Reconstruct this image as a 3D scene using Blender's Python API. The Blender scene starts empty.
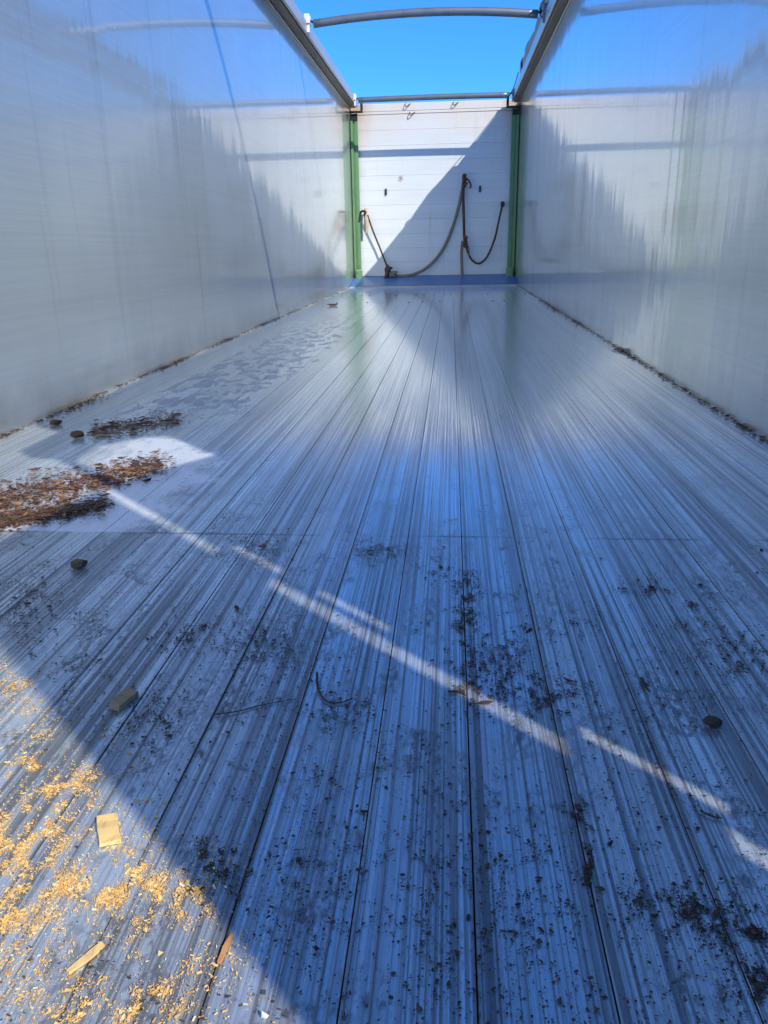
import bpy, bmesh, math, random
from mathutils import Vector, Matrix
import numpy as np

random.seed(7)
rng = np.random.default_rng(11)
SC = bpy.context.scene
COL = SC.collection

# ------------------------------------------------------------------ camera
PITCH, YAW, ROLL, CAM_H, FPX = .3311, .0881, -.0191, .578, 776.0
Fv = Vector((-math.sin(YAW)*math.cos(PITCH), math.cos(YAW)*math.cos(PITCH), -math.sin(PITCH)))
Rv = Fv.cross(Vector((0, 0, 1))).normalized()
Uv = Rv.cross(Fv)
Rv, Uv = Rv*math.cos(ROLL)+Uv*math.sin(ROLL), Uv*math.cos(ROLL)-Rv*math.sin(ROLL)
cam_data = bpy.data.cameras.new('camera')
cam = bpy.data.objects.new('camera', cam_data)
COL.objects.link(cam)
cam.matrix_world = Matrix(((Rv.x, Uv.x, -Fv.x, 0), (Rv.y, Uv.y, -Fv.y, 0), (Rv.z, Uv.z, -Fv.z, CAM_H), (0, 0, 0, 1)))
cam_data.sensor_fit = 'VERTICAL'
cam_data.sensor_height = 36.0
cam_data.lens = FPX/1024*36.0
cam_data.clip_start = .02
cam_data.clip_end = 2000
SC.camera = cam

# ------------------------------------------------------------------ sky, sun, exposure
SUN = Vector((-.84, .84, -1.0)).normalized()          # the way the light travels
ELEV = math.asin(-SUN.z)
world = bpy.data.worlds.new('World')
SC.world = world
world.use_nodes = True
wn, wl = world.node_tree.nodes, world.node_tree.links
for n in list(wn): wn.remove(n)
sky = wn.new('ShaderNodeTexSky'); sky.sky_type = 'NISHITA'; sky.sun_disc = False
sky.sun_elevation = ELEV; sky.sun_rotation = math.radians(135)
sky.altitude = 0; sky.air_density = 1.0; sky.dust_density = 0; sky.ozone_density = 6.0
bg = wn.new('ShaderNodeBackground'); bg.inputs['Strength'].default_value = .15
wo = wn.new('ShaderNodeOutputWorld')
tint = wn.new('ShaderNodeMix'); tint.data_type = 'RGBA'; tint.blend_type = 'MULTIPLY'      # a deep clear autumn blue, the same all over the dome
tint.inputs[0].default_value = 1; tint.inputs[7].default_value = (.118, .335, .60, 1)
wl.new(sky.outputs[0], tint.inputs[6]); wl.new(tint.outputs[2], bg.inputs[0]); wl.new(bg.outputs[0], wo.inputs[0])

sun_data = bpy.data.lights.new('sun', 'SUN'); sun_data.energy = 2.0; sun_data.angle = math.radians(.45)
sun_data.color = (1, .955, .87)
sun = bpy.data.objects.new('sun', sun_data); COL.objects.link(sun)
sun.rotation_euler = (-SUN).to_track_quat('Z', 'Y').to_euler()
sun.location = (6, -6, 8)

SC.view_settings.view_transform = 'Standard'
SC.view_settings.look = 'None'
SC.view_settings.gamma = 1
SC.view_settings.exposure = 1.43
SC.render.engine = 'CYCLES'
SC.cycles.max_bounces = 10
SC.cycles.diffuse_bounces = 5
SC.cycles.glossy_bounces = 6
SC.cycles.caustics_reflective = True
SC.cycles.sample_clamp_indirect = 4

# ------------------------------------------------------------------ place constants (metres)
XL, XR = -1.4813, .9537          # inner faces of the side walls
W = XR-XL
Y0, YF = -.12, 11.70             # the slat floor runs from rear to front threshold
YB = 12.43                       # bulkhead face
ZR = 2.44                        # underside of the top rails

# pixel of the photograph -> point of the real floor (for measuring where things lie)
def at_floor(u, v, z=0.0):
    d = Fv+Rv*((u-384)/FPX)-Uv*((v-512)/FPX)
    t = (z-CAM_H)/d.z
    return Vector((d.x*t, d.y*t, z))
def at_front(u, v, y):
    d = Fv+Rv*((u-384)/FPX)-Uv*((v-512)/FPX)
    t = y/d.y
    return Vector((d.x*t, y, CAM_H+d.z*t))

# ------------------------------------------------------------------ helpers
def tag(o, label=None, cat=None, group=None, kind=None):
    if label: o['label'] = label
    if cat: o['category'] = cat
    if group: o['group'] = group
    if kind: o['kind'] = kind
    return o
def link_mesh(name, me, mat=None, parent=None):
    o = bpy.data.objects.new(name, me); COL.objects.link(o)
    if mat and not me.materials: me.materials.append(mat)
    if parent: o.parent = parent
    return o
def build(name, bm, mat, parent=None, smooth=False):
    bmesh.ops.recalc_face_normals(bm, faces=bm.faces[:])
    me = bpy.data.meshes.new(name); bm.to_mesh(me); bm.free()
    if smooth:
        for p in me.polygons: p.use_smooth = True
    return link_mesh(name, me, mat, parent)
def empty(name, loc=(0, 0, 0), parent=None):
    o = bpy.data.objects.new(name, None); COL.objects.link(o)
    o.location = loc; o.empty_display_size = .1
    if parent: o.parent = parent
    return o
def box(bm, x0, x1, y0, y1, z0, z1, bev=0.0):
    r = bmesh.ops.create_cube(bm, size=1.0)
    for v in r['verts']:
        v.co = Vector(((x0+x1)/2+v.co.x*(x1-x0), (y0+y1)/2+v.co.y*(y1-y0), (z0+z1)/2+v.co.z*(z1-z0)))
    if bev:
        es = list({e for v in r['verts'] for e in v.link_edges})
        bmesh.ops.bevel(bm, geom=es, offset=bev, segments=1, affect='EDGES')
    return r
def boxes(name, lst, mat, parent=None, bev=0.0):
    bm = bmesh.new()
    for b in lst: box(bm, *b, bev=bev)
    return build(name, bm, mat, parent)
def spline(pts, n=10):
    P = [Vector(p) for p in pts]; out = []
    for i in range(len(P)-1):
        a, b, c, d = P[max(i-1, 0)], P[i], P[i+1], P[min(i+2, len(P)-1)]
        for k in range(n):
            t = k/n
            out.append(.5*((2*b)+(c-a)*t+(2*a-5*b+4*c-d)*t*t+(3*b-a-3*c+d)*t**3))
    out.append(P[-1]); return out
def tube(bm, pts, ra, rb=None, seg=8, up=Vector((0, 1, 0)), rad=None, caps=True):
    """a tube along pts, ra across, rb along `up`"""
    rb = rb or ra; rings = []
    for i, p in enumerate(pts):
        t = (pts[min(i+1, len(pts)-1)]-pts[max(i-1, 0)]).normalized()
        s = t.cross(up)
        if s.length < 1e-4: s = t.cross(Vector((1, 0, 0)))
        s.normalize(); u2 = s.cross(t).normalized()
        k = rad[i] if rad else 1.0
        rings.append([bm.verts.new(p+s*(math.cos(a)*ra*k)+u2*(math.sin(a)*rb*k)) for a in [2*math.pi*j/seg for j in range(seg)]])
    for a, b in zip(rings, rings[1:]):
        for j in range(seg): bm.faces.new((a[j], a[(j+1) % seg], b[(j+1) % seg], b[j]))
    if caps:
        bm.faces.new(rings[0][::-1]); bm.faces.new(rings[-1])

# ------------------------------------------------------------------ materials
class NT:
    def __init__(s, name):
        s.m = bpy.data.materials.new(name); s.m.use_nodes = True
        s.t = s.m.node_tree; s.n = s.t.nodes; s.l = s.t.links
        s.b = s.n['Principled BSDF']; s.pos = s.n.new('ShaderNodeNewGeometry').outputs['Position']
        sp = s.n.new('ShaderNodeSeparateXYZ'); s.l.new(s.pos, sp.inputs[0]); s.xyz = sp.outputs
    def set(s, **k):
        for a, v in k.items():
            i = s.b.inputs[a.replace('_', ' ')]
            if hasattr(v, 'is_linked') or isinstance(v, bpy.types.NodeSocket): s.l.new(v, i)
            else: i.default_value = v
    def noise(s, scale, sc=1.0, detail=4, rough=.55, dist=0.0, off=(0, 0, 0)):
        mp = s.n.new('ShaderNodeMapping'); mp.inputs['Scale'].default_value = scale; mp.inputs['Location'].default_value = off
        s.l.new(s.pos, mp.inputs[0])
        t = s.n.new('ShaderNodeTexNoise'); t.inputs['Scale'].default_value = sc; t.inputs['Detail'].default_value = detail
        t.inputs['Roughness'].default_value = rough; t.inputs['Distortion'].default_value = dist
        s.l.new(mp.outputs[0], t.inputs['Vector']); return t.outputs['Fac']
    def rng(s, v, a, b, c=0.0, d=1.0, smooth=False):
        m = s.n.new('ShaderNodeMapRange'); m.clamp = True
        if smooth: m.interpolation_type = 'SMOOTHSTEP'
        s.l.new(v, m.inputs[0])
        for i, q in zip((1, 2, 3, 4), (a, b, c, d)): m.inputs[i].default_value = q
        return m.outputs[0]
    def math(s, op, a, b=None):
        m = s.n.new('ShaderNodeMath'); m.operation = op
        for i, q in enumerate((a, b)):
            if q is None: continue
            if isinstance(q, (int, float)): m.inputs[i].default_value = q
            else: s.l.new(q, m.inputs[i])
        return m.outputs[0]
    def mix(s, f, a, b, mode='MIX'):
        m = s.n.new('ShaderNodeMix'); m.data_type = 'RGBA'; m.blend_type = mode
        for i, q in ((0, f), (6, a), (7, b)):
            if isinstance(q, (int, float)): m.inputs[i].default_value = q
            elif isinstance(q, tuple): m.inputs[i].default_value = (*q, 1)
            else: s.l.new(q, m.inputs[i])
        return m.outputs[2]
    def fmix(s, f, a, b):
        m = s.n.new('ShaderNodeMix'); m.data_type = 'FLOAT'
        for i, q in ((0, f), (2, a), (3, b)):
            if isinstance(q, (int, float)): m.inputs[i].default_value = q
            else: s.l.new(q, m.inputs[i])
        return m.outputs[0]
    def bump(s, h, dist, strength=1.0, normal=None):
        b = s.n.new('ShaderNodeBump'); b.inputs['Distance'].default_value = dist; b.inputs['Strength'].default_value = strength
        s.l.new(h, b.inputs['Height'])
        if normal: s.l.new(normal, b.inputs['Normal'])
        return b.outputs[0]
    def vec(s, x, y, z):
        c = s.n.new('ShaderNodeCombineXYZ')
        for i, q in enumerate((x, y, z)): c.inputs[i].default_value = q
        return c.outputs[0]

def mat_wall():
    k = NT('brushed_aluminium_wall')
    fine = k.noise((.2, .7, 95), 1, 3, .6)                     # fine lengthwise drawing lines
    lines = k.rng(fine, .3, .62, .91, 1.0)
    cloud = k.rng(k.noise((1, .8, .5), 1, 4), .3, .7, .88, 1.04)
    runs = k.rng(k.noise((.1, 9, .35), 1, 3, .6), .60, .74, 1.0, .80)   # drip runs down the sheet
    v = k.math('MULTIPLY', k.math('MULTIPLY', lines, cloud), runs)
    col = k.mix(1.0, (.69, .735, .715), k.mix(v, (0, 0, 0), (1, 1, 1)), 'MULTIPLY')
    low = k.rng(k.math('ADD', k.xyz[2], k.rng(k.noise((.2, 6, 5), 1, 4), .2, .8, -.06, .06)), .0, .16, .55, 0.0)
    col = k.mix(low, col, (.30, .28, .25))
    wav = k.noise((.05, 2.6, .12), 1, 2, .5)
    wav2 = k.noise((.05, 19, .2), 1, 2, .6, off=(0, 3, 0))
    hsum = k.math('ADD', wav, k.math('MULTIPLY', wav2, .17))
    n1 = k.bump(hsum, .0045)
    rib = k.noise((.1, .15, 60), 1, 1, .5)
    n2 = k.bump(rib, .00018, 1.0, n1)
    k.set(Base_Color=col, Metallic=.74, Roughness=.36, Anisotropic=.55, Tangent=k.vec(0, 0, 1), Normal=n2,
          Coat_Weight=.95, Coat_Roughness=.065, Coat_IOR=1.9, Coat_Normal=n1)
    return k.m

def mat_floor():
    k = NT('worn_aluminium_slat')
    X, Y, Z = k.xyz
    fine = k.noise((300, .7, 1), 1, 4, .7)
    mid = k.noise((95, .3, 1), 1, 4, .65, off=(5, 0, 0))
    big = k.noise((9, .8, 1), 1, 4, .6, off=(2, 1, 0))
    st = k.math('ADD', k.math('MULTIPLY', fine, .62), k.math('MULTIPLY', mid, .55))
    st = k.math('ADD', st, k.math('MULTIPLY', big, .28))
    near = k.rng(Y, 1.2, 5.0, .90, .16)                         # the loading end is the dirtiest
    dark = k.math('MULTIPLY', k.rng(st, .64, .80, 0, 1), near)
    smr = k.math('MULTIPLY', k.rng(k.noise((8, 6, 1), 1, 6, .72, .6, off=(1, 7, 0)), .46, .57), k.rng(k.noise((120, 60, 1), 1, 5, .75), .41, .53))
    smr = k.math('MULTIPLY', smr, k.math('MULTIPLY', k.rng(Y, 1.5, 2.6, .95, .10), k.rng(k.noise((60, .5, 1), 1, 2), .3, .6, .5, 1)))
    dark = k.math('MAXIMUM', dark, smr)
    thin = k.math('MULTIPLY', k.rng(k.noise((520, .22, 1), 1, 2, .6, off=(9, 0, 0)), .58, .66), k.rng(Y, 1.5, 6, .8, .25))
    dark = k.math('MAXIMUM', dark, thin)
    spk = k.math('MULTIPLY', k.rng(k.noise((150, 120, 1), 1, 3, .7), .60, .66), k.rng(k.noise((7, 5, 1), 1, 4, .6), .45, .62))
    spk = k.math('MULTIPLY', spk, k.rng(Y, 1.6, 3.2, 1, .15))
    col = k.mix(dark, (.80, .865, .86), (.15, .15, .145))
    # slat to slat tone
    oi = k.n.new('ShaderNodeObjectInfo')
    col = k.mix(1.0, col, k.mix(oi.outputs['Random'], (.86, .86, .86), (1.06, 1.06, 1.06)), 'MULTIPLY')
    # dried film patch beside the litter heap, cut off square at the old weld line
    nz = k.rng(k.noise((11, 8, 1), 1, 5, .65), .2, .8, -.11, .11)
    a = k.rng(k.math('ADD', X, nz), -.70, -.62, 1, 0)
    b = k.math('MULTIPLY', k.rng(Y, 1.518, 1.53, 0, 1), k.rng(k.math('ADD', X, nz), -1.10, -.98, 0, 1))
    c = k.rng(k.math('ADD', k.math('ADD', Y, k.math('MULTIPLY', X, 1.1)), nz), 1.36, 1.44, 1, 0)
    film = k.math('MULTIPLY', k.math('MULTIPLY', a, b), k.math('MULTIPLY', c, k.rng(k.math('ADD', Y, nz), 2.36, 2.46, 1, 0)))
    film = k.math('MULTIPLY', film, k.rng(k.noise((14, 7, 1), 1, 4), .3, .5, .55, 1))
    col = k.mix(film, col, (.80, .81, .82))
    # old damp marks on the slats near the left wall
    w = k.rng(k.noise((15, 6.5, 1), 1, 6, .68, .5), .50, .53)
    wx = k.math('MULTIPLY', k.rng(X, -1.28, -1.22, 0, 1), k.rng(k.math('ADD', X, k.rng(k.noise((3, 2, 1), 1, 3), .2, .8, -.15, .15)), -.78, -.72, 1, 0))
    wy = k.math('MULTIPLY', k.rng(Y, 2.4, 2.9, 0, 1), k.rng(Y, 5.5, 7.5, 1, 0))
    wet = k.math('MULTIPLY', k.math('MULTIPLY', w, wx), wy)
    col = k.mix(k.math('MULTIPLY', wet, .65), col, (.25, .27, .28))
    # the transverse wear line
    tl = k.math('MULTIPLY', k.rng(k.math('ABSOLUTE', k.math('ADD', Y, -1.521)), .002, .007, 1, 0), k.rng(k.noise((5, 1, 1), 1, 3), .40, .55))
    col = k.mix(k.math('MULTIPLY', tl, .6), col, (.08, .08, .08))
    col = k.mix(k.math('MULTIPLY', spk, .85), col, (.05, .04, .03))
    dirt = k.math('MAXIMUM', k.math('MAXIMUM', k.math('MULTIPLY', dark, .75), spk), k.math('MULTIPLY', film, .8))
    rough = k.fmix(dirt, .115, .38)
    rough = k.fmix(wet, rough, .36)
    metal = k.fmix(dirt, k.rng(Y, 2.0, 8.0, .66, .45), .40)  # less metallic towards the front, put in to brighten the shaded far floor
    n = k.bump(fine, .00014, .6)
    k.set(Base_Color=col, Metallic=metal, Roughness=rough, Anisotropic=.75, Tangent=k.vec(1, 0, 0), Normal=n)
    return k.m

def mat_paint(name, c, rough=.45, var=.12, sc=6, metallic=0.0, rust=0.0, rustcol=(.20, .09, .04), stretch=(1, 1, 1), coat=0.0):
    k = NT(name)
    v = k.rng(k.noise(tuple(sc*q for q in stretch), 1, 5, .6), .25, .75, 1-var, 1+var)
    col = k.mix(1.0, c, k.mix(v, (0, 0, 0), (1, 1, 1)), 'MULTIPLY')
    if rust:
        m = k.rng(k.noise((11, 11, 7), 1, 6, .7, off=(3, 2, 1)), .72-rust*.4, .78-rust*.4)
        col = k.mix(m, col, rustcol)
    n = k.bump(k.noise((60, 60, 60), 1, 3), .0008, .5)
    k.set(Base_Color=col, Roughness=rough, Metallic=metallic, Normal=n, Coat_Weight=coat)
    return k.m

def mat_bulkhead():
    k = NT('white_painted_board')
    X, Y, Z = k.xyz
    v = k.rng(k.noise((.7, 1, 9), 1, 5, .6), .25, .75, .90, 1.03)
    col = k.mix(1.0, (.69, .72, .715), k.mix(v, (0, 0, 0), (1, 1, 1)), 'MULTIPLY')
    # yellowed, rust-stained top and corners
    up = k.rng(k.math('ADD', Z, k.rng(k.noise((3, 1, 3), 1, 5, .65), .2, .8, -.25, .25)), 1.95, 2.5, 0, .75)
    col = k.mix(up, col, (.74, .62, .47))
    cr = k.math('MULTIPLY', k.math('MAXIMUM', k.rng(X, -1.40, -1.12, 1, 0), k.rng(X, .68, .90, 0, 1)), k.rng(k.math('ADD', Z, k.rng(k.noise((5, 1, 3), 1, 5, .65), .2, .8, -.5, .5)), 1.6, 2.4, 0, .9))
    col = k.mix(cr, col, (.55, .38, .24))
    run = k.math('MULTIPLY', k.rng(k.noise((13, 1, .7), 1, 4, .65), .55, .75), k.rng(k.noise((2, 1, 1.3), 1, 3), .45, .65))
    col = k.mix(k.math('MULTIPLY', run, .35), col, (.45, .33, .22))
    sp = k.rng(k.noise((24, 1, 24), 1, 4, .7), .70, .74)
    col = k.mix(k.math('MULTIPLY', sp, .5), col, (.4, .33, .28))
    # bare rusty scrape
    dx = k.math('ADD', X, .760); dz = k.math('ADD', Z, -1.505)
    r = k.math('SQRT', k.math('ADD', k.math('MULTIPLY', dx, dx), k.math('MULTIPLY', k.math('MULTIPLY', dz, dz), 1.8)))
    r = k.math('ADD', r, k.rng(k.noise((40, 1, 40), 1, 4), .2, .8, -.05, .05))
    col = k.mix(k.rng(r, .02, .06, .8, 0), col, (.25, .18, .13))
    k.set(Base_Color=col, Roughness=.42, Normal=k.bump(k.noise((8, 1, 60), 1, 3), .001, .5))
    return k.m

def mat_debris(name, cols, rough=.85):
    k = NT(name)
    oi = k.n.new('ShaderNodeObjectInfo')
    t = k.n.new('ShaderNodeNewGeometry').outputs['Random Per Island']
    s = k.math('FRACT', k.math('ADD', t, oi.outputs['Random']))
    cr = k.n.new('ShaderNodeValToRGB'); k.l.new(s, cr.inputs[0])
    e = cr.color_ramp.elements
    e[0].position = 0; e[0].color = (*cols[0], 1); e[1].position = 1; e[1].color = (*cols[-1], 1)
    for i, c in enumerate(cols[1:-1]):
        q = e.new((i+1)/(len(cols)-1)); q.color = (*c, 1)
    v = k.rng(k.noise((160, 160, 300), 1, 3), .25, .75, .7, 1.15)
    col = k.mix(1.0, cr.outputs[0], k.mix(v, (0, 0, 0), (1, 1, 1)), 'MULTIPLY')
    k.set(Base_Color=col, Roughness=rough)
    return k.m

M = dict(
    wall=mat_wall(), floor=mat_floor(), bulk=mat_bulkhead(),
    green=mat_paint('green_paint', (.13, .26, .115), .5, .35, 5, rust=.22, stretch=(1, 1, .5)),
    blue=mat_paint('blue_paint', (.055, .15, .36), .35, .25, 5, rust=.12, stretch=(.4, 1, 1)),
    railmat=mat_paint('grey_rail_paint', (.19, .14, .095), .5, .35, 4, rust=.15, stretch=(1, .3, 1)),
    lip=mat_paint('bare_aluminium_lip', (.55, .53, .50), .38, .2, 4, .5, stretch=(1, .3, 1)),
    steel=mat_paint('galvanised_tube', (.22, .23, .24), .42, .25, 9, .6, rust=.1),
    white=mat_paint('white_bracket', (.75, .74, .70), .5, .1, 9),
    black=mat_paint('black_iron', (.02, .018, .016), .55, .3, 12, rust=.2, rustcol=(.09, .045, .02)),
    rope=mat_paint('dirty_webbing', (.21, .18, .145), .9, .35, 30),
    cord=mat_paint('dark_rope', (.075, .05, .035), .9, .35, 40),
    tan=mat_paint('pale_webbing', (.55, .43, .30), .9, .2, 30),
    rusty=mat_paint('rusty_iron', (.12, .055, .028), .8, .4, 30),
    tarp=mat_paint('grey_tarpaulin', (.30, .26, .20), .6, .3, 5, stretch=(2, .6, 2)),
    thresh=mat_paint('threshold_steel', (.42, .39, .35), .45, .3, 7, .4, rust=.15),
    dark=mat_paint('dark_void', (.012, .012, .013), .9, .1, 5),
    wood=mat_paint('pale_split_wood', (.74, .50, .19), .75, .4, 70, stretch=(3, .6, 1)),
    orange=mat_paint('orange_split_wood', (.50, .24, .09), .8, .3, 40),
    brownwood=mat_paint('weathered_wood', (.36, .24, .12), .85, .4, 60, stretch=(1, 3, 1)),
    sawdust=mat_debris('sawdust', [(.84, .46, .09), (.92, .62, .20), (.74, .34, .05), (.93, .78, .44), (.55, .24, .05)]),
    crumbs=mat_debris('bark_crumb', [(.05, .03, .018), (.10, .055, .03), (.03, .02, .014), (.16, .09, .05)]),
    litter=mat_debris('bark_shred', [(.095, .03, .015), (.035, .016, .010), (.14, .048, .02), (.022, .012, .009), (.30, .16, .07), (.06, .022, .012)]),
)

# ------------------------------------------------------------------ floor: 22 ribbed slats on a dark pan
floor = empty('floor'); tag(floor, kind='structure')
boxes('floor_pan', [(XL-.01, XR+.01, Y0, YF, -.10, -.045)], M['dark'], floor)
NS = 22; SW = W/NS; GAP = .0015
def slat_mesh(w):
    prof = [(-w/2+GAP/2, -.03), (-w/2+GAP/2, -.0006), (-w/2+GAP/2+.0006, 0)]
    nr = max(2, round(9*w/SW)); x0 = -w/2+.006; x1 = w/2-.006; p = (x1-x0)/nr
    for i in range(nr):
        a = x0+i*p
        prof += [(a+p*.26, 0), (a+p*.36, -.0002), (a+p*.56, -.0002), (a+p*.66, 0)]
    prof += [(w/2-GAP/2-.0006, 0), (w/2-GAP/2, -.0006), (w/2-GAP/2, -.03)]
    vs = [(x, Y0, z) for x, z in prof]+[(x, YF, z) for x, z in prof]
    n = len(prof); fs = [(i, i+1, n+i+1, n+i) for i in range(n-1)]
    fs.append(tuple(range(n-1, -1, -1))); fs.append(tuple(range(n, 2*n)))
    me = bpy.data.meshes.new('slat'); me.from_pydata(vs, [], fs); me.materials.append(M['floor']); return me
EDGE = .0692                                    # the narrow slat along the left wall; the rest of the width ends in another
sm = slat_mesh(SW); xs = XL
for i in range(NS+1):
    wd = EDGE if i == 0 else SW if i < NS else XR-xs
    o = link_mesh('slat', sm if 0 < i < NS else slat_mesh(wd), None, floor)
    o.location = (xs+wd/2, 0, [0, .0003, -.0003, .0002, -.0004][(i*7) % 5])
    xs += wd
# screw heads, two rows near the front
bm = bmesh.new()
for r, yy in enumerate((8.55, 9.75)):
    for i in range(NS):
        if random.random() < .45: continue
        x = XL+SW*(i+.5)+random.uniform(-.02, .02)
        bmesh.ops.create_cone(bm, cap_ends=True, segments=8, radius1=.010, radius2=.007, depth=.004,
                              matrix=Matrix.Translation((x, yy+random.uniform(-.09, .09), .0028)))
tag(build('screw_heads', bm, M['black'], floor), kind='stuff')
boxes('threshold_plate', [(XL+.002, XR-.002, YF+.004, YF+.07, -.06, .012)], M['thresh'], floor, .004)

# ------------------------------------------------------------------ side walls
wall_l = boxes('wall_left', [(XL-.05, XL, Y0, YB+.12, -.10, ZR+.06)], M['wall']); tag(wall_l, kind='structure')
wall_r = boxes('wall_right', [(XR, XR+.05, .60, YB+.12, -.10, ZR+.06)], M['wall']); tag(wall_r, kind='structure')
# its unseen rear end, opening shaped to let the sun patch in
def sheet(name, poly, x0, x1, mat, parent):
    bm = bmesh.new(); a = [bm.verts.new((x0, y, z)) for y, z in poly]; b = [bm.verts.new((x1, y, z)) for y, z in poly]; n = len(poly)
    for i in range(n): bm.faces.new((a[i], a[(i+1) % n], b[(i+1) % n], b[i]))
    bm.faces.new(a[::-1]); bm.faces.new(b)
    return build(name, bm, mat, parent)
sheet('sun_notch_sheet', [(.068, -.10), (.598, -.10), (.598, 1.95), (.53, 1.96), (.30, 2.07), (.068, 2.16)], XR, XR+.006, M['wall'], wall_r)
sheet('sun_notch_sheet', [(.53, 1.962), (.598, 1.952), (.598, ZR+.06), (.20, ZR+.06), (.25, 2.43), (.43, 2.33), (.55, 2.24)], XR+.0005, XR+.0065, M['wall'], wall_r)

# ------------------------------------------------------------------ bulkhead of boards
bulk = empty('front_bulkhead', (0, YB, 0))
tag(bulk, 'white painted board bulkhead closing the far end of the trailer', 'bulkhead')
def part_boxes(name, lst, mat, parent, bev=0.0):
    o = boxes(name, lst, mat, None, bev); o.parent = parent; o.matrix_parent_inverse = parent.matrix_world.inverted() if parent.parent else Matrix.Translation(-Vector(parent.location)); return o
def under(o, parent):
    o.parent = parent; o.matrix_parent_inverse = Matrix.Translation(-Vector(parent.location)); return o
zb = [.13+i*(2.36-.13)/11 for i in range(12)]
for i in range(11):
    d = random.uniform(0, .0015)
    part_boxes('board', [(XL+.01, XR-.01, YB-d, YB+.05, zb[i]+.0006, zb[i+1]-.0006)], M['bulk'], bulk, .0015)
part_boxes('cap_rail', [(XL+.01, XR-.01, YB-.006, YB+.06, 2.364, 2.40)], M['bulk'], bulk, .004)
part_boxes('top_board', [(XL+.01, XR-.01, YB-.002, YB+.05, 2.404, 2.505)], M['bulk'], bulk, .004)
part_boxes('backing_sheet', [(XL-.01, XR+.01, YB+.055, YB+.10, -.05, 2.49)], M['dark'], bulk)
for u, v in ((386, 192), (480, 189)):
    p = at_front(u, v, YB)
    part_boxes('slot_handle', [(p.x-.014, p.x+.014, YB-.02, YB-.002, p.z-.045, p.z+.045)], M['black'], bulk, .004)
for u, v in ((407, 105), (455, 103.5), (411.5, 113.5)):
    p = at_front(u, v, YB-.02)
    bm = bmesh.new()
    tube(bm, spline([p+Vector((.05, .01, .02)), p+Vector((.02, -.015, -.005)), p+Vector((-.012, -.02, -.025)), p+Vector((-.027, -.012, -.008)), p+Vector((-.022, .012, .025))], 5), .0055, seg=6)
    under(build('hook', bm, M['rusty'], None, True), bulk)
kick = None
bm = bmesh.new()
pr = [(YF+.074, -.02), (YF+.074, .018), (YF+.10, .024), (YB-.012, .128), (YB-.012, .10), (YF+.12, -.02)]
a = [bm.verts.new((XL+.003, y, z)) for y, z in pr]; b = [bm.verts.new((XR-.003, y, z)) for y, z in pr]
for i in range(6): bm.faces.new((a[i], a[(i+1) % 6], b[(i+1) % 6], b[i]))
bm.faces.new(a[::-1]); bm.faces.new(b)
kick = build('kick_plate', bm, M['blue'])
tag(kick, 'sloping blue painted plate along the foot of the bulkhead', 'plate')

# ------------------------------------------------------------------ green corner posts
def post(side, label):
    x = XL if side < 0 else XR
    s = 1 if side < 0 else -1
    y = YB-.012
    e = empty('corner_post', (x, y, 0)); tag(e, label, 'post', 'green posts in the front corners')
    def bx(n, xa, xb, ya, yb, za, zb_, m='green', bev=.004):
        xa, xb = sorted((x+s*xa, x+s*xb)); return part_boxes(n, [(xa, xb, y+ya, y+yb, za, zb_)], M[m], e, bev)
    bx('flange', .010, .045, -.085, -.06, .11, 2.37)
    bx('web', .045, .060, -.060, -.002, .11, 2.36)
    bx('flange', .060, .112, -.045, -.02, .11, 2.38)
    bx('foot', .03, .135, -.16, -.09, .06, .235, bev=.02)
    c = bx('cap_bracket', .004, .20, -.13, -.10, 2.375, 2.402, 'black', .003)
    bx('bracket_lug', .165, .20, -.128, -.102, 2.406, 2.50, 'black', .003)
    bx('rust_plate', .02, .11, -.095, -.088, 2.29, 2.37, 'black', .002)
    return e
post(-1, 'sunlit green steel post in the front left corner')
post(1, 'shaded green steel post in the front right corner')

# ------------------------------------------------------------------ top rails
def rail(side, label):
    x = XL if side < 0 else XR; s = 1 if side < 0 else -1
    e = empty('top_rail', (x, 0, ZR)); tag(e, label, 'rail', 'rails along the wall tops')
    ya = Y0 if side < 0 else .068
    def bx(n, xa, xb, za, zb_, m, bev=.004):
        xa, xb = sorted((x+s*xa, x+s*xb)); return part_boxes(n, [(xa, xb, ya, YB-.13, za, zb_)], M[m], e, bev)
    bx('edge_strip', .002, .018, ZR-.014, ZR+.05, 'lip', .003)
    bx('beam', .021, .098, ZR, ZR+.125, 'railmat', .006)
    bx('tarp_channel', .104, .128, ZR+.008, ZR+.118, 'lip', .006)
    bx('cover_strip', -.06, .018, ZR+.066, ZR+.13, 'lip', .004)
    return e
rail(-1, 'rail along the top of the left wall, sunlit on its inner face')
rail(1, 'brown rail along the top of the right wall under the rolled tarpaulin')

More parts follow.
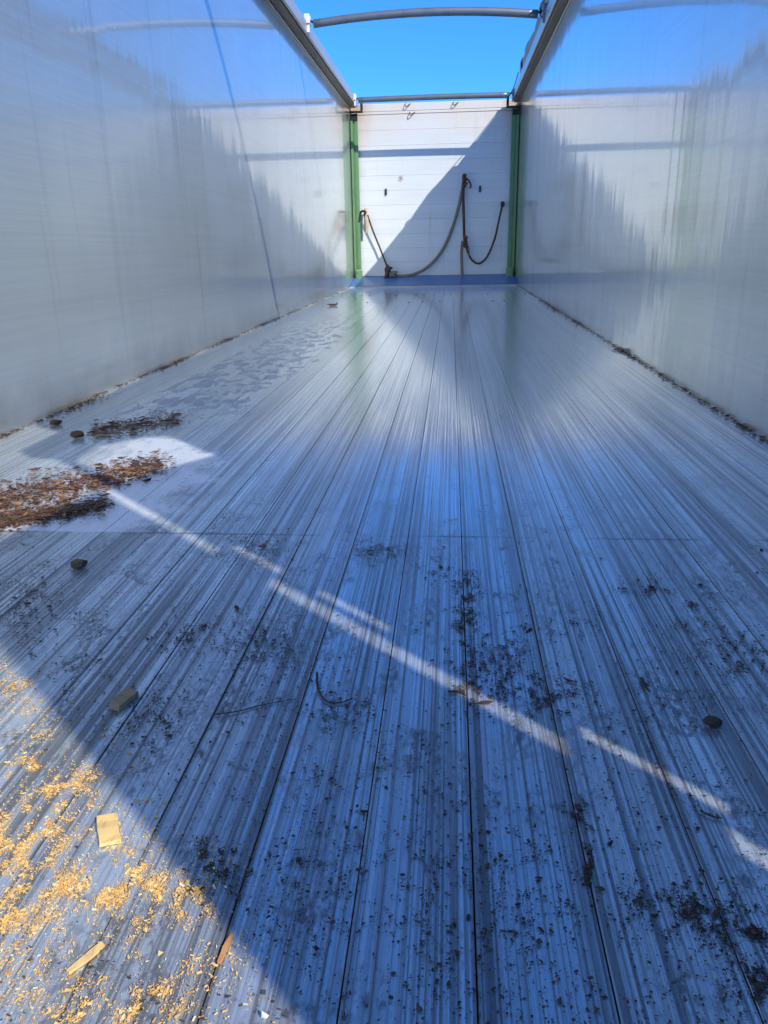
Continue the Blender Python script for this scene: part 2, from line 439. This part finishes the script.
# ------------------------------------------------------------------ roof bows
def bow(y, zend, rise, label, r=.036):
    e = empty('roof_bow', (0, y, zend)); tag(e, label, 'roof bow', 'bows spanning the open roof')
    xa, xb = XL+.185, XR-.19
    pts = []
    for i in range(25):
        t = i/24; pts.append(Vector((xa+(xb-xa)*t, y, zend+rise*(1-(2*t-1)**2))))
    bm = bmesh.new(); tube(bm, pts, r, r*.85, 12); under(build('tube', bm, M['steel'], None, True), e)
    for s, x, m in ((1, XL, 'white'), (-1, XR, 'steel')):
        xx = sorted((x+s*.100, x+s*.155))
        part_boxes('bracket', [(xx[0], xx[1], y-.05, y+.05, zend-.005, zend+.075)], M[m], e, .006)
        xx = sorted((x+s*.125, x+s*.150))
        part_boxes('bracket_leg', [(xx[0], xx[1], y-.035, y-.012, zend-.075, zend-.006)], M[m], e, .003)
        bm = bmesh.new(); tube(bm, [Vector((x+s*.14, y, zend+.03)), Vector((x+s*.18, y, zend+.015)), Vector((x+s*.22, y, zend+.01))], .010, seg=8)
        under(build('end_pin', bm, M['black'], None, True), e)
    return e
bow(8.22, 2.535, .055, 'grey arched roof bow with white bracket, nearer of the two against the sky')
bow(11.9, 2.475, .006, 'straight grey roof bow just above the bulkhead top')
bow(4.6, 2.60, .30, 'high arched roof bow whose shadow curves down the left wall')

# ------------------------------------------------------------------ rolled tarpaulin on the right rail
bm = bmesh.new(); N = 70; seg = 18; rings = []
for i in range(N+1):
    y = .3+(11.55-.3)*i/N
    r = .095+.030*min(1, max(0, (11.2-y)/5.0))+.007*math.sin(y*5.1)+.005*math.sin(y*13+1)
    if i > N-3: r *= (.72, .9, 1)[N-i] if N-i < 3 else 1
    cxx, cz = XR-.02+.006*math.sin(y*2.3), ZR+.135+r*.86
    ring = []
    for j in range(seg):
        a = 2*math.pi*j/seg
        rr = r*(1+.05*math.sin(3*a+y*1.7)+.03*math.sin(7*a+y*.9)+(.06 if j == 5 else 0))
        ring.append(bm.verts.new((cxx+rr*math.cos(a)*.95, y, cz+rr*.88*math.sin(a))))
    rings.append(ring)
for p, q in zip(rings, rings[1:]):
    for j in range(seg): bm.faces.new((p[j], p[(j+1) % seg], q[(j+1) % seg], q[j]))
bm.faces.new(rings[0]); bm.faces.new(rings[-1][::-1])
e = empty('rolled_tarpaulin', (XR, .3, ZR+.13)); tag(e, 'grey tarpaulin rolled up along the top of the right wall', 'tarpaulin')
under(build('roll', bm, M['tarp'], None, True), e)
for y in (2.4, 5.6, 8.6, 10.9):
    bm = bmesh.new(); r = .098+.030*min(1, max(0, (11.2-y)/5.0))
    c = Vector((XR-.02, y, ZR+.135+r*.80)); 
    tube(bm, [c+Vector((math.cos(t)*r, 0, math.sin(t)*r*.92)) for t in [math.pi*2*i/20 for i in range(21)]], .012, .004, 6, caps=False)
    under(build('tie_strap', bm, M['cord'], None, True), e)
bm = bmesh.new()
tube(bm, spline([(XR-.11, 11.45, 2.66), (XR-.13, 11.9, 2.575), (XR-.16, 12.25, 2.53), (XR-.185, 12.31, 2.50)], 6), .006, seg=6)
tag(build('tarpaulin_cord', bm, M['cord'], None, True), 'thin cord from the tarpaulin roll to the right corner bracket', 'cord')

# ------------------------------------------------------------------ unseen rear door leaf and plates, shaped to cast the floor shadow and streaks
door = empty('unseen_rear_door', (1.0, -.03, 0)); tag(door, 'unseen aluminium rear door leaf on the right, shaped to cast the floor shadow', 'door')
bm = bmesh.new()
v = [(.966, -.036, -.1), (.966, -.640, -.1), (.966, -.640, 2.31), (.966, -.036, 2.215)]
aa = [bm.verts.new(p) for p in v]; bb = [bm.verts.new((p[0]+.007, p[1], p[2])) for p in v]
for i in range(4): bm.faces.new((aa[i], aa[(i+1) % 4], bb[(i+1) % 4], bb[i]))
bm.faces.new(aa[::-1]); bm.faces.new(bb)
under(build('leaf', bm, M['lip'], None), door)
part_boxes('hinge_pin', [(.966, .974, .008, .026, -.1, 2.30)], M['steel'], door)
for z0, z1 in ((1.53, 1.70), (.80, .97), (-.1, .70)):  # unseen plates added to break the sun into separate floor streaks
    part_boxes('streak_blocker', [(.959, .964, -.06, .012, z0, z1)], M['steel'], door)
for z0, z1 in ((1.66, 2.55), (1.41, 1.51), (.94, 1.25), (-.1, .78)):
    part_boxes('streak_blocker', [(.956, .958, .014, .064, z0, z1)], M['steel'], door)

# ------------------------------------------------------------------ straps hanging on the bulkhead
YS = YB-.05
def S(u, v, dy=0.0): return at_front(u, v, YS-dy)
def ribbon(name, pts, w, t, mat, n=8, parent=None, smooth=True):
    bm = bmesh.new(); tube(bm, spline(pts, n), w, t, 8); o = build(name, bm, M[mat], None, smooth)
    if parent: under(o, parent)
    return o
def knot(name, c, sx, sz, mat, parent, seed):
    r_ = random.Random(seed); bm = bmesh.new()
    pts = []
    for i in range(16):
        a = i*2.1; pts.append(c+Vector((math.cos(a)*sx*r_.uniform(.35, 1), -.02+r_.uniform(-.03, .02), (i/15*2-1)*sz*.9+math.sin(a*1.3)*sz*.25)))
    tube(bm, spline(pts, 4), .016, .012, 6); o = build(name, bm, M[mat], None, True); under(o, parent); return o

e = empty('ratchet_strap', S(364, 210)); tag(e, 'tan strap hooked on the left green post with a cord down to its buckle', 'strap')
bm = bmesh.new(); tube(bm, spline([S(359, 222), S(360.5, 213), S(363, 211, .03), S(365.5, 212, .05), S(364, 216, .05)], 6), .016, seg=8); under(build('hook', bm, M['black'], None, True), e)
ribbon('pale_tail', [S(366, 208, .03), S(366.5, 217, .05), S(367, 225, .05), S(366.3, 233, .04)], .026, .008, 'tan', parent=e)
ribbon('pale_tail', [S(364.5, 212, .04), S(364.8, 222, .06), S(365, 231, .05)], .014, .006, 'rope', parent=e)
ribbon('cord', [S(367.5, 215, .05), S(373, 231, .03), S(379.5, 247, .02), S(386.5, 265, .02)], .013, .010, 'cord', parent=e)
knot('buckle', S(388.5, 273, .05), .075, .085, 'cord', e, 3)
knot('buckle_frame', S(393, 275, .06), .07, .05, 'rope', e, 5)
ribbon('buckle_bar', [S(385, 279, .12), S(388, 270, .08), S(387, 265, .05)], .024, .014, 'cord', parent=e)
e = empty('hanging_strap', S(464, 178)); tag(e, 'long grey brown strap drooping from the bulkhead hook to the buckle', 'strap')
ribbon('webbing', [S(392, 275.5, .06), S(403, 276, .05), S(416, 273.5, .03), S(430, 265, .0), S(443, 249, -.01), S(453, 226, -.01), S(459.5, 203, .0), S(463.5, 183, .02)], .023, .010, 'rope', 8, e)
knot('knot', S(464.3, 181, .03), .045, .09, 'rusty', e, 8)
bm = bmesh.new(); tube(bm, spline([S(464, 174, .0), S(466, 178, .05), S(469, 181, .06), S(471, 186, .05), S(469.5, 188, .04)], 6), .013, seg=7); under(build('hook', bm, M['rusty'], None, True), e)
ribbon('dark_rope', [S(463.8, 180, .04), S(463.2, 196, .03), S(463.6, 212, .02), S(464.2, 238, .03)], .020, .012, 'cord', 6, e)
e = empty('short_strap', S(465, 241)); tag(e, 'short dark rope looping from the knot up to the right green post', 'rope')
knot('knot', S(465.6, 242, .04), .05, .08, 'rusty', e, 12)
ribbon('webbing_tail', [S(462.6, 241, .05), S(461.6, 252, .04), S(461.8, 264, .04), S(462.3, 275.5, .05)], .022, .008, 'rope', 6, e)
ribbon('rope_loop', [S(466, 246, .04), S(468.5, 254, .03), S(472.5, 260.5, .02), S(478.5, 263.5, .02), S(485, 259.5, .02), S(490.5, 250, .02), S(495.5, 236, .02), S(498.5, 222, .02), S(502.2, 206, .03)], .015, .012, 'cord', 8, e)
ribbon('loose_end', [S(467, 244, .06), S(469.2, 250, .06), S(468.8, 256, .05)], .010, .008, 'rope', 6, e)
bm = bmesh.new(); p = S(502.4, 204, .02); box(bm, p.x-.025, p.x+.03, p.y-.03, p.y+.03, p.z-.04, p.z+.035, .01); under(build('anchor', bm, M['black'], None), e)

# ------------------------------------------------------------------ debris
def chip_mesh(name, seed, sx, sy, sz, mat, n=14, curl=0.0):
    r_ = random.Random(seed); bm = bmesh.new()
    for i in range(n):
        a = r_.uniform(0, 6.28); zz = r_.uniform(-1, 1); rr = r_.uniform(.7, 1)*math.sqrt(1-.75*zz*zz)
        bm.verts.new((math.cos(a)*rr*sx, math.sin(a)*rr*sy, zz*sz*r_.uniform(.6, 1)))
    res = bmesh.ops.convex_hull(bm, input=bm.verts[:])
    bmesh.ops.delete(bm, geom=[v for v in bm.verts if not v.link_faces], context='VERTS')
    for v in bm.verts: v.co.z += curl*(v.co.x/sx)**2*sx
    lo = min(v.co.z for v in bm.verts)
    for v in bm.verts: v.co.z -= lo
    bmesh.ops.recalc_face_normals(bm, faces=bm.faces[:])
    me = bpy.data.meshes.new(name); bm.to_mesh(me); bm.free(); me.materials.append(mat); return me

def place(name, me, u, v, rz, sc=1.0, z=0.0, label=None, cat=None, group=None, tilt=0.0):
    p = at_floor(u, v); o = link_mesh(name, me)
    o.location = (p.x, p.y, z+.0008); o.rotation_euler = (tilt, 0, rz); o.scale = (sc, sc, sc)
    tag(o, label, cat, group); return o

# single pieces one can point at
def slab(name, u, v, lx, ly, lz, rz, mat, label, cat, seed, tilt=0.0, z=0.0):
    r_ = random.Random(seed); bm = bmesh.new()
    n = 5
    for k in range(2):
        for i in range(n):
            for j in (0, 1):
                pass
    top, bot = [], []
    outline = []
    jt = .03 if 'block' in name else .1
    tp = (lambda t: .45+.55*math.sin(math.pi*(.18+.62*t))) if 'splinter' in name else (lambda t: 1)
    for i in range(n): outline.append((-lx/2+lx*i/(n-1), (-ly/2+r_.uniform(-jt, jt)*ly)*tp(1-i/(n-1))))
    for i in range(n): outline.append((lx/2-lx*i/(n-1), (ly/2+r_.uniform(-jt, jt)*ly)*tp(i/(n-1))))
    for x, y in outline:
        bot.append(bm.verts.new((x, y, 0))); top.append(bm.verts.new((x*.97, y*.97, lz*r_.uniform(.75, 1.15))))
    m = len(outline)
    for i in range(m): bm.faces.new((bot[i], bot[(i+1) % m], top[(i+1) % m], top[i]))
    for q in (bot[::-1], top): bm.faces.new(q)
    bmesh.ops.triangulate(bm, faces=[f for f in bm.faces if len(f.verts) > 4])
    o = build(name, bm, mat); p = at_floor(u, v); o.location = (p.x, p.y, z+.001); o.rotation_euler = (tilt, 0, rz)
    tag(o, label, cat); return o
def slab_px(name, a, b, wd, th, mat, label, cat, seed, tilt=0.0):
    p, q = at_floor(*a), at_floor(*b); d = q-p
    o = slab(name, 0, 0, d.length, wd, th, math.atan2(d.y, d.x), mat, label, cat, seed, tilt)
    o.location = ((p.x+q.x)/2, (p.y+q.y)/2, .001); return o
slab_px('wood_block', (110, 846), (107, 818), .0215, .0045, M['wood'], 'pale square wood chip on the sunlit slats', 'wood chip', 1, .1)
slab_px('wood_splinter', (68, 975), (104, 946), .0062, .003, M['wood'], 'long pale pointed splinter on the sunlit slats near the bottom edge', 'splinter', 2)
slab_px('wood_splinter', (219, 965), (232, 936), .0042, .003, M['orange'], 'orange splinter wedged in the slat seam at the shadow edge', 'splinter', 3)
slab_px('wood_chunk', (114, 711), (133, 695), .017, .009, M['brownwood'], 'brown weathered wood chunk lying in the shade near the shadow edge', 'wood chunk', 4)
big = [chip_mesh('bark_big%d' % i, 40+i, .012, .0085, .0060, M['crumbs'], 44) for i in range(4)]
shr = [chip_mesh('shred%d' % i, 60+i, .022, .006, .0030, M['litter'], 14, random.uniform(-.15, .35)) for i in range(6)]
drk = [chip_mesh('dark_shred%d' % i, 160+i, .024, .006, .0030, M['crumbs'], 14, random.uniform(-.15, .3)) for i in range(6)]
place('bark_lump', big[0], 79, 568, .5, 1.6, label='oval dark bark lump alone on the left slats below the litter heap', cat='bark')
place('bark_lump', big[1], 713, 727, -.5, 1.15, label='solitary black bark lump on the right slats', cat='bark')
place('bark_lump', big[2], 56, 425, .5, 2.0, label='dark bark lump by the left wall above the litter heap', cat='bark')
place('bark_lump', big[3], 78, 438, .5, 2.2, label='rounded dark lump between the two patches of litter', cat='bark')
place('leaf_scrap', shr[0], 333, 306, .2, 3.4, label='small orange leaf scrap far back on the left slats', cat='leaf')
place('bark_shred', shr[2], 622, 351, -.5, 3.0, label='brown bark shred against the foot of the right wall', cat='bark')
place('bark_chip', shr[3], 456, 693, .1, .55, label='rust brown bark chip lying beside the seam in the light streak', cat='bark chip')
place('bark_chip', shr[4], 484, 704, .3, .7, label='larger rust brown bark chip across the light streak right of the seam', cat='bark chip')
place('bark_chip', shr[1], 570, 682, -.4, .55, label='small reddish chip right of the long light streak', cat='bark chip')
place('bark_chip', shr[2], 529, 631, .9, .5, label='orange brown chip above the long light streak', cat='bark chip')
place('white_grain', chip_mesh('grain', 99, .004, .004, .003, M['white']), 265, 1017, 0, 1, label='tiny white grain on the sunlit slats at the bottom edge', cat='grain')

def twig(px, rad, label):
    bm = bmesh.new(); pts = [at_floor(*p)+Vector((0, 0, rad+.001)) for p in px]
    sp = spline(pts, 5); n = len(sp); tube(bm, sp, rad, rad*.8, 6, Vector((0, 0, 1)), [1.1-.6*i/(n-1)+.15*math.sin(i*2.3) for i in range(n)])
    tag(build('twig', bm, M['crumbs'], None, True), label, 'twig')
twig([(317, 674), (318, 690), (327, 703), (341, 704), (352, 700)], .0016, 'hooked dark twig on the shaded slats left of the centre')
twig([(214, 716), (240, 712), (262, 706), (296, 700)], .0010, 'long thin dark twig lying across the left slats')
twig([(641, 680), (646, 690), (650, 694)], .0022, 'short thick twig on the right slats')
twig([(700, 812), (709, 817), (722, 820)], .0014, 'short bent twig below the right end of the light streaks')

# bark scraps on the shaded slats (individuals)
scr = [chip_mesh('scrap%d' % i, 80+i, .0085, .0045, .0028, M['crumbs'], 12) for i in range(8)]
spots = [(676, 671), (645, 684), (690, 603), (686, 628), (658, 627), (640, 583), (652, 590), (725, 640), (740, 662), (745, 655),
         (320, 833), (329, 780), (366, 812), (385, 789), (163, 722), (170, 735), (160, 645), (185, 650), (205, 628), (262, 546),
         (293, 560), (372, 552), (388, 548), (440, 566), (467, 585), (462, 578), (455, 592), (470, 622), (462, 612), (480, 690),
         (488, 672), (500, 665), (520, 690), (540, 686), (560, 712), (566, 714), (590, 742), (575, 808), (580, 812), (588, 856),
         (590, 866), (468, 834), (487, 867), (600, 890), (715, 815), (745, 812), (690, 798), (700, 905), (715, 915), (735, 925),
         (750, 935), (672, 907), (655, 915), (640, 905), (760, 990), (745, 970), (205, 870), (212, 880), (200, 890), (222, 862),
         (235, 850), (190, 895), (420, 1010), (450, 985), (470, 920), (560, 1000), (540, 880), (520, 905), (610, 842), (625, 590),
         (700, 585), (760, 550), (758, 575), (600, 560), (35, 590), (45, 585), (28, 605), (22, 618), (50, 610), (15, 600),
         (40, 625), (150, 640), (100, 660), (235, 610), (246, 655), (272, 640), (330, 695), (345, 705), (372, 715), (325, 720)]
def zone(u, v):
    if u < 130 and v < 680: return 'in the loose cluster below the litter heap on the left'
    if u < 300 and v > 760: return 'along the edge of the sunlit corner'
    if u < 400 and v < 760: return 'on the shaded slats left of the long light streak'
    if u < 620 and v < 760: return 'along the centre slats beside the long light streak'
    if v < 760: return 'on the upper right slats near the right wall'
    if u > 580: return 'in the lower right corner of the floor'
    return 'on the near centre slats at the bottom of the floor'
for i, (u, v) in enumerate(spots):
    place('bark_scrap', scr[i % 8], u+random.uniform(-2, 2), v+random.uniform(-2, 2), random.uniform(0, 6.28), random.uniform(.4, .85)*(1.5 if v < 620 else 1),
          label='small dark bark scrap '+zone(u, v), cat='bark scrap', group='bark scraps '+zone(u, v))

# litter heap by the left wall: single shreds on a bed of crumbs
def in_heap():
    while True:
        t = random.random()
        if t < .50:        # main ridge
            u = random.uniform(-20, 165); v = 503-.235*u+random.gauss(0, 7.5)*(1.25 if u < 90 else .8)
            part = 'red brown bark shred in the sunlit left end of the litter heap' if u < 85 else 'brown bark shred in the right tip of the litter heap'
        elif t < .82:      # dark front ridge
            u = random.uniform(-20, 108); v = 523-.17*u+random.gauss(0, 4); part = 'dark bark shred along the near edge of the litter heap'
        else:              # patch nearer the wall
            u = random.uniform(92, 180); v = 433-.15*(u-90)+random.gauss(0, 4.5); part = 'brown bark shred in the small litter patch by the left wall'
        if 408 < v < 529: return u, v, part
for i in range(280):
    u, v, part = in_heap()
    o = place('heap_shred', (drk if part.startswith('dark') else shr)[i % 6], u, v, random.uniform(-.6, 1.3), random.uniform(.35, 1.15), random.uniform(0, .006),
          part, 'bark shred', 'shreds: '+part, random.uniform(-.3, .3))

def flakes(name, pts, mat, smin, smax, ratio=(.3, .7), thick=.25, zmax=.002):
    """many tiny six-sided flakes, one mesh"""
    n = len(pts); P = np.array(pts)
    s = rng.uniform(smin, smax, n)*np.clip(rng.lognormal(0, .42, n), .5, 2.5); r = rng.uniform(*ratio, n); a = rng.uniform(0, 6.283, n); th = s*r*thick+.0002
    cube = np.array([(-1, -1, 0), (1, -.7, 0), (.8, 1, 0), (-1, .6, 0), (-.8, -1, 1), (1, -.6, 1), (.7, .9, 1), (-1, .7, 1)], float)
    V = cube[None]*np.stack([s, s*r, th], -1)[:, None, :]
    V[:, :, 0] += rng.normal(0, .12, (n, 8))*s[:, None]
    tl = rng.normal(0, .25, n); V[:, :, 2] += np.abs(V[:, :, 0]*np.sin(tl)[:, None])
    ca, sa = np.cos(a)[:, None], np.sin(a)[:, None]
    x = V[:, :, 0]*ca-V[:, :, 1]*sa; y = V[:, :, 0]*sa+V[:, :, 1]*ca
    V[:, :, 0] = x+P[:, 0:1]; V[:, :, 1] = y+P[:, 1:2]; V[:, :, 2] += .0006+rng.uniform(0, zmax, n)[:, None]
    f = np.array([(3, 2, 1, 0), (4, 5, 6, 7), (0, 1, 5, 4), (1, 2, 6, 5), (2, 3, 7, 6), (3, 0, 4, 7)])
    Fc = (f[None]+(np.arange(n)*8)[:, None, None]).reshape(-1, 4)
    me = bpy.data.meshes.new(name); me.from_pydata(V.reshape(-1, 3).tolist(), [], Fc.tolist()); me.materials.append(mat)
    return link_mesh(name, me)
def blob(u, v, ru, rv, n, thr=.0, sc=55):
    from mathutils import noise as mn
    out = []; k = 0
    while len(out) < n and k < n*12:
        k += 1
        p = at_floor(u+random.gauss(0, ru*.8), v+random.gauss(0, rv*.8))
        if not (XL+.004 < p.x < XR-.004): continue
        q = mn.fractal(Vector((p.x*sc, p.y*sc*.7, 3.3)), .6, 2.1, 4)
        if q > thr+random.gauss(0, .10): out.append((p.x, p.y))
    return out
def clumpy(u0, u1, v0, v1, n, thr, sc, seed):
    from mathutils import noise as mn
    out = []; k = 0
    while len(out) < n and k < n*40:
        k += 1; u, v = random.uniform(u0, u1), random.uniform(v0, v1); p = at_floor(u, v)
        if not (XL+.004 < p.x < XR-.004): continue
        q = mn.fractal(Vector((p.x*sc+seed, p.y*sc, seed)), .7, 2, 4)
        if q > thr+random.gauss(0, .12): out.append((p.x, p.y))
    return out
# golden sawdust, where the sun reaches in at the bottom left
pts = []
for u, v, ru, rv, n in [(35, 770, 16, 10, 323), (65, 790, 22, 16, 798), (25, 830, 25, 20, 798), (10, 870, 25, 30, 950), (50, 850, 30, 25, 722),
                        (70, 885, 16, 10, 437), (95, 895, 20, 10, 627), (130, 880, 16, 14, 494), (160, 890, 26, 14, 627), (195, 905, 16, 12, 304),
                        (25, 915, 30, 20, 627), (120, 925, 25, 20, 228), (110, 1010, 40, 16, 494), (160, 1000, 18, 12, 247), (170, 950, 25, 25, 133),
                        (60, 740, 30, 15, 171), (20, 700, 14, 16, 228), (5, 680, 10, 10, 171), (40, 720, 25, 15, 114), (95, 785, 15, 10, 114), (130, 855, 10, 12, 171), (5, 960, 20, 30, 152), (30, 1000, 25, 15, 95)]:
    pts += blob(u, v, ru, rv, int(n*.62), .12, 60)
pts += clumpy(-20, 260, 660, 1030, 1900, .15, 14, 4)
pts += clumpy(-20, 280, 660, 1030, 450, -.8, 16, 4)
pts = [p for p in pts if p[0]+p[1] < .40+random.gauss(0, .012)]  # golden only up to the shadow edge, sunlight put into the debris colour
dust = [(p[0]+random.gauss(0, .0035), p[1]+random.gauss(0, .0035)) for p in pts[:int(len(pts)*.82)] for _ in (0, 1)]
flk = len(pts)
tag(flakes('fine_dust', dust, M['sawdust'], .00018, .00045, (.4, .9), .5, .0012), 'fine golden dust between the shavings of the sunlit floor corner', 'dust', kind='stuff')
tag(flakes('sawdust', pts, M['sawdust'], .00045, .0013, (.25, .6), .35), 'golden sawdust and shavings strewn over the sunlit floor corner', 'sawdust', kind='stuff')
# dark crumbs on the shaded slats
pts = []
for u, v, ru, rv, n in [(35, 600, 30, 22, 494), (20, 635, 25, 15, 171), (60, 680, 40, 25, 247), (178, 640, 24, 10, 228), (205, 628, 18, 8, 152), (260, 545, 18, 10, 285),
                        (262, 640, 26, 22, 418), (275, 680, 40, 25, 247), (370, 555, 26, 8, 190), (385, 548, 10, 5, 114), (440, 572, 8, 8, 133),
                        (466, 588, 10, 14, 323), (466, 622, 10, 14, 361), (484, 655, 24, 14, 532), (470, 690, 14, 14, 285), (520, 690, 48, 14, 627), (545, 700, 24, 10, 228), (535, 632, 30, 7, 133), (575, 628, 14, 6, 114),
                        (645, 588, 18, 9, 247), (690, 605, 14, 8, 114), (690, 625, 22, 7, 171), (720, 650, 40, 22, 304), (745, 662, 16, 14, 266), (700, 690, 40, 20, 190), (640, 700, 30, 25, 171),
                        (345, 712, 24, 12, 152), (150, 720, 30, 30, 266), (203, 880, 22, 24, 210), (222, 862, 18, 14, 90), (590, 865, 5, 22, 209), (576, 810, 6, 8, 76),
                        (700, 918, 34, 18, 361), (745, 935, 16, 16, 323), (650, 905, 40, 20, 247), (755, 990, 16, 22, 228), (450, 920, 40, 40, 209), (380, 850, 50, 40, 209), (330, 900, 40, 60, 171), (540, 900, 50, 60, 228), (130, 990, 40, 20, 114), (225, 890, 12, 12, 40), (100, 975, 14, 14, 95), (170, 1000, 20, 10, 114)]:
    pts += blob(u, v, ru, rv, int(n*1.5), .10, 48)
for u, v, ru, rv, n in [(38, 598, 22, 22, 520), (15, 630, 18, 14, 200), (262, 552, 18, 14, 300), (245, 640, 26, 16, 330), (290, 655, 24, 26, 330), (165, 712, 24, 20, 260), (178, 642, 26, 8, 220),
                        (466, 592, 9, 13, 240), (467, 622, 9, 12, 240), (492, 662, 26, 12, 380), (530, 690, 36, 10, 320), (648, 588, 16, 8, 170), (725, 645, 32, 18, 260), (705, 912, 36, 16, 260), (208, 872, 18, 22, 240), (385, 552, 22, 7, 160), (330, 770, 60, 40, 200)]:
    pts += blob(u, v, ru, rv, n, .16, 70)
pts += clumpy(-10, 780, 545, 1040, 5200, .05, 9, 1)
pts += clumpy(-10, 780, 545, 1040, 3000, .12, 21, 6)
pts += clumpy(-10, 780, 545, 1040, 1600, -.6, 9, 2)
pts += clumpy(250, 780, 400, 545, 120, -.2, 7, 3)
pts = [p for p in pts if p[0]+p[1] > .36 or random.random() < .14]  # dark debris mostly stops at the shadow edge, shade put into its colour
tag(flakes('bark_crumbs', pts, M['crumbs'], .0003, .0011, (.16, .9), .4), 'fine dark bark crumbs scattered over the shaded slats', 'crumbs', kind='stuff')
# heap bed
pts = []
for _ in range(6500):
    u, v, _q = in_heap(); p = at_floor(u, v)
    if p.x > XL+.01: pts.append((p.x+random.gauss(0, .015), p.y+random.gauss(0, .02)))
tag(flakes('heap_crumbs', pts, M['litter'], .0012, .0055, (.18, .5), .3, .006), 'crumbled bark and leaf bed of the litter heap', 'litter', kind='stuff')
# dirt packed along the foot of each wall
def edge(x, s, clumps, name, label, mat):
    pts = []
    y = 1.4
    for _ in range(900):
        y = 1.5+10.1*random.random()**1.5
        pts.append((x+s*abs(random.gauss(.003, .005)), y))
    for yc, ly, lx, n in clumps:
        for _ in range(n): pts.append((x+s*abs(random.gauss(0, lx)), yc+random.gauss(0, ly)))
    tag(flakes(name, pts, mat, .0015, .005, (.3, .8), .5, .004), label, 'dirt', kind='stuff')
def yl(u, v): return at_floor(u, v).y
edge(XL+.004, 1, [(yl(15, 435), .03, .012, 40), (yl(72, 407), .09, .03, 150), (yl(90, 401), .07, .03, 80), (yl(165, 366), .12, .02, 120), (yl(180, 360), .15, .015, 70), (yl(225, 341), .3, .015, 80), (yl(265, 323), .2, .02, 90), (yl(290, 314), .5, .02, 60)],
     'left_edge_dirt', 'dark crumbs of bark packed along the foot of the left wall', M['crumbs'])
edge(XR-.004, -1, [(yl(555, 310), .35, .03, 160), (yl(575, 322), .3, .025, 120), (yl(622, 351), .10, .02, 60), (yl(545, 303), .4, .02, 60), (yl(660, 374), .3, .012, 60), (yl(700, 400), .2, .012, 60), (yl(745, 428), .1, .012, 60)],
     'right_edge_dirt', 'brown bark dirt packed along the foot of the right wall', M['litter'])
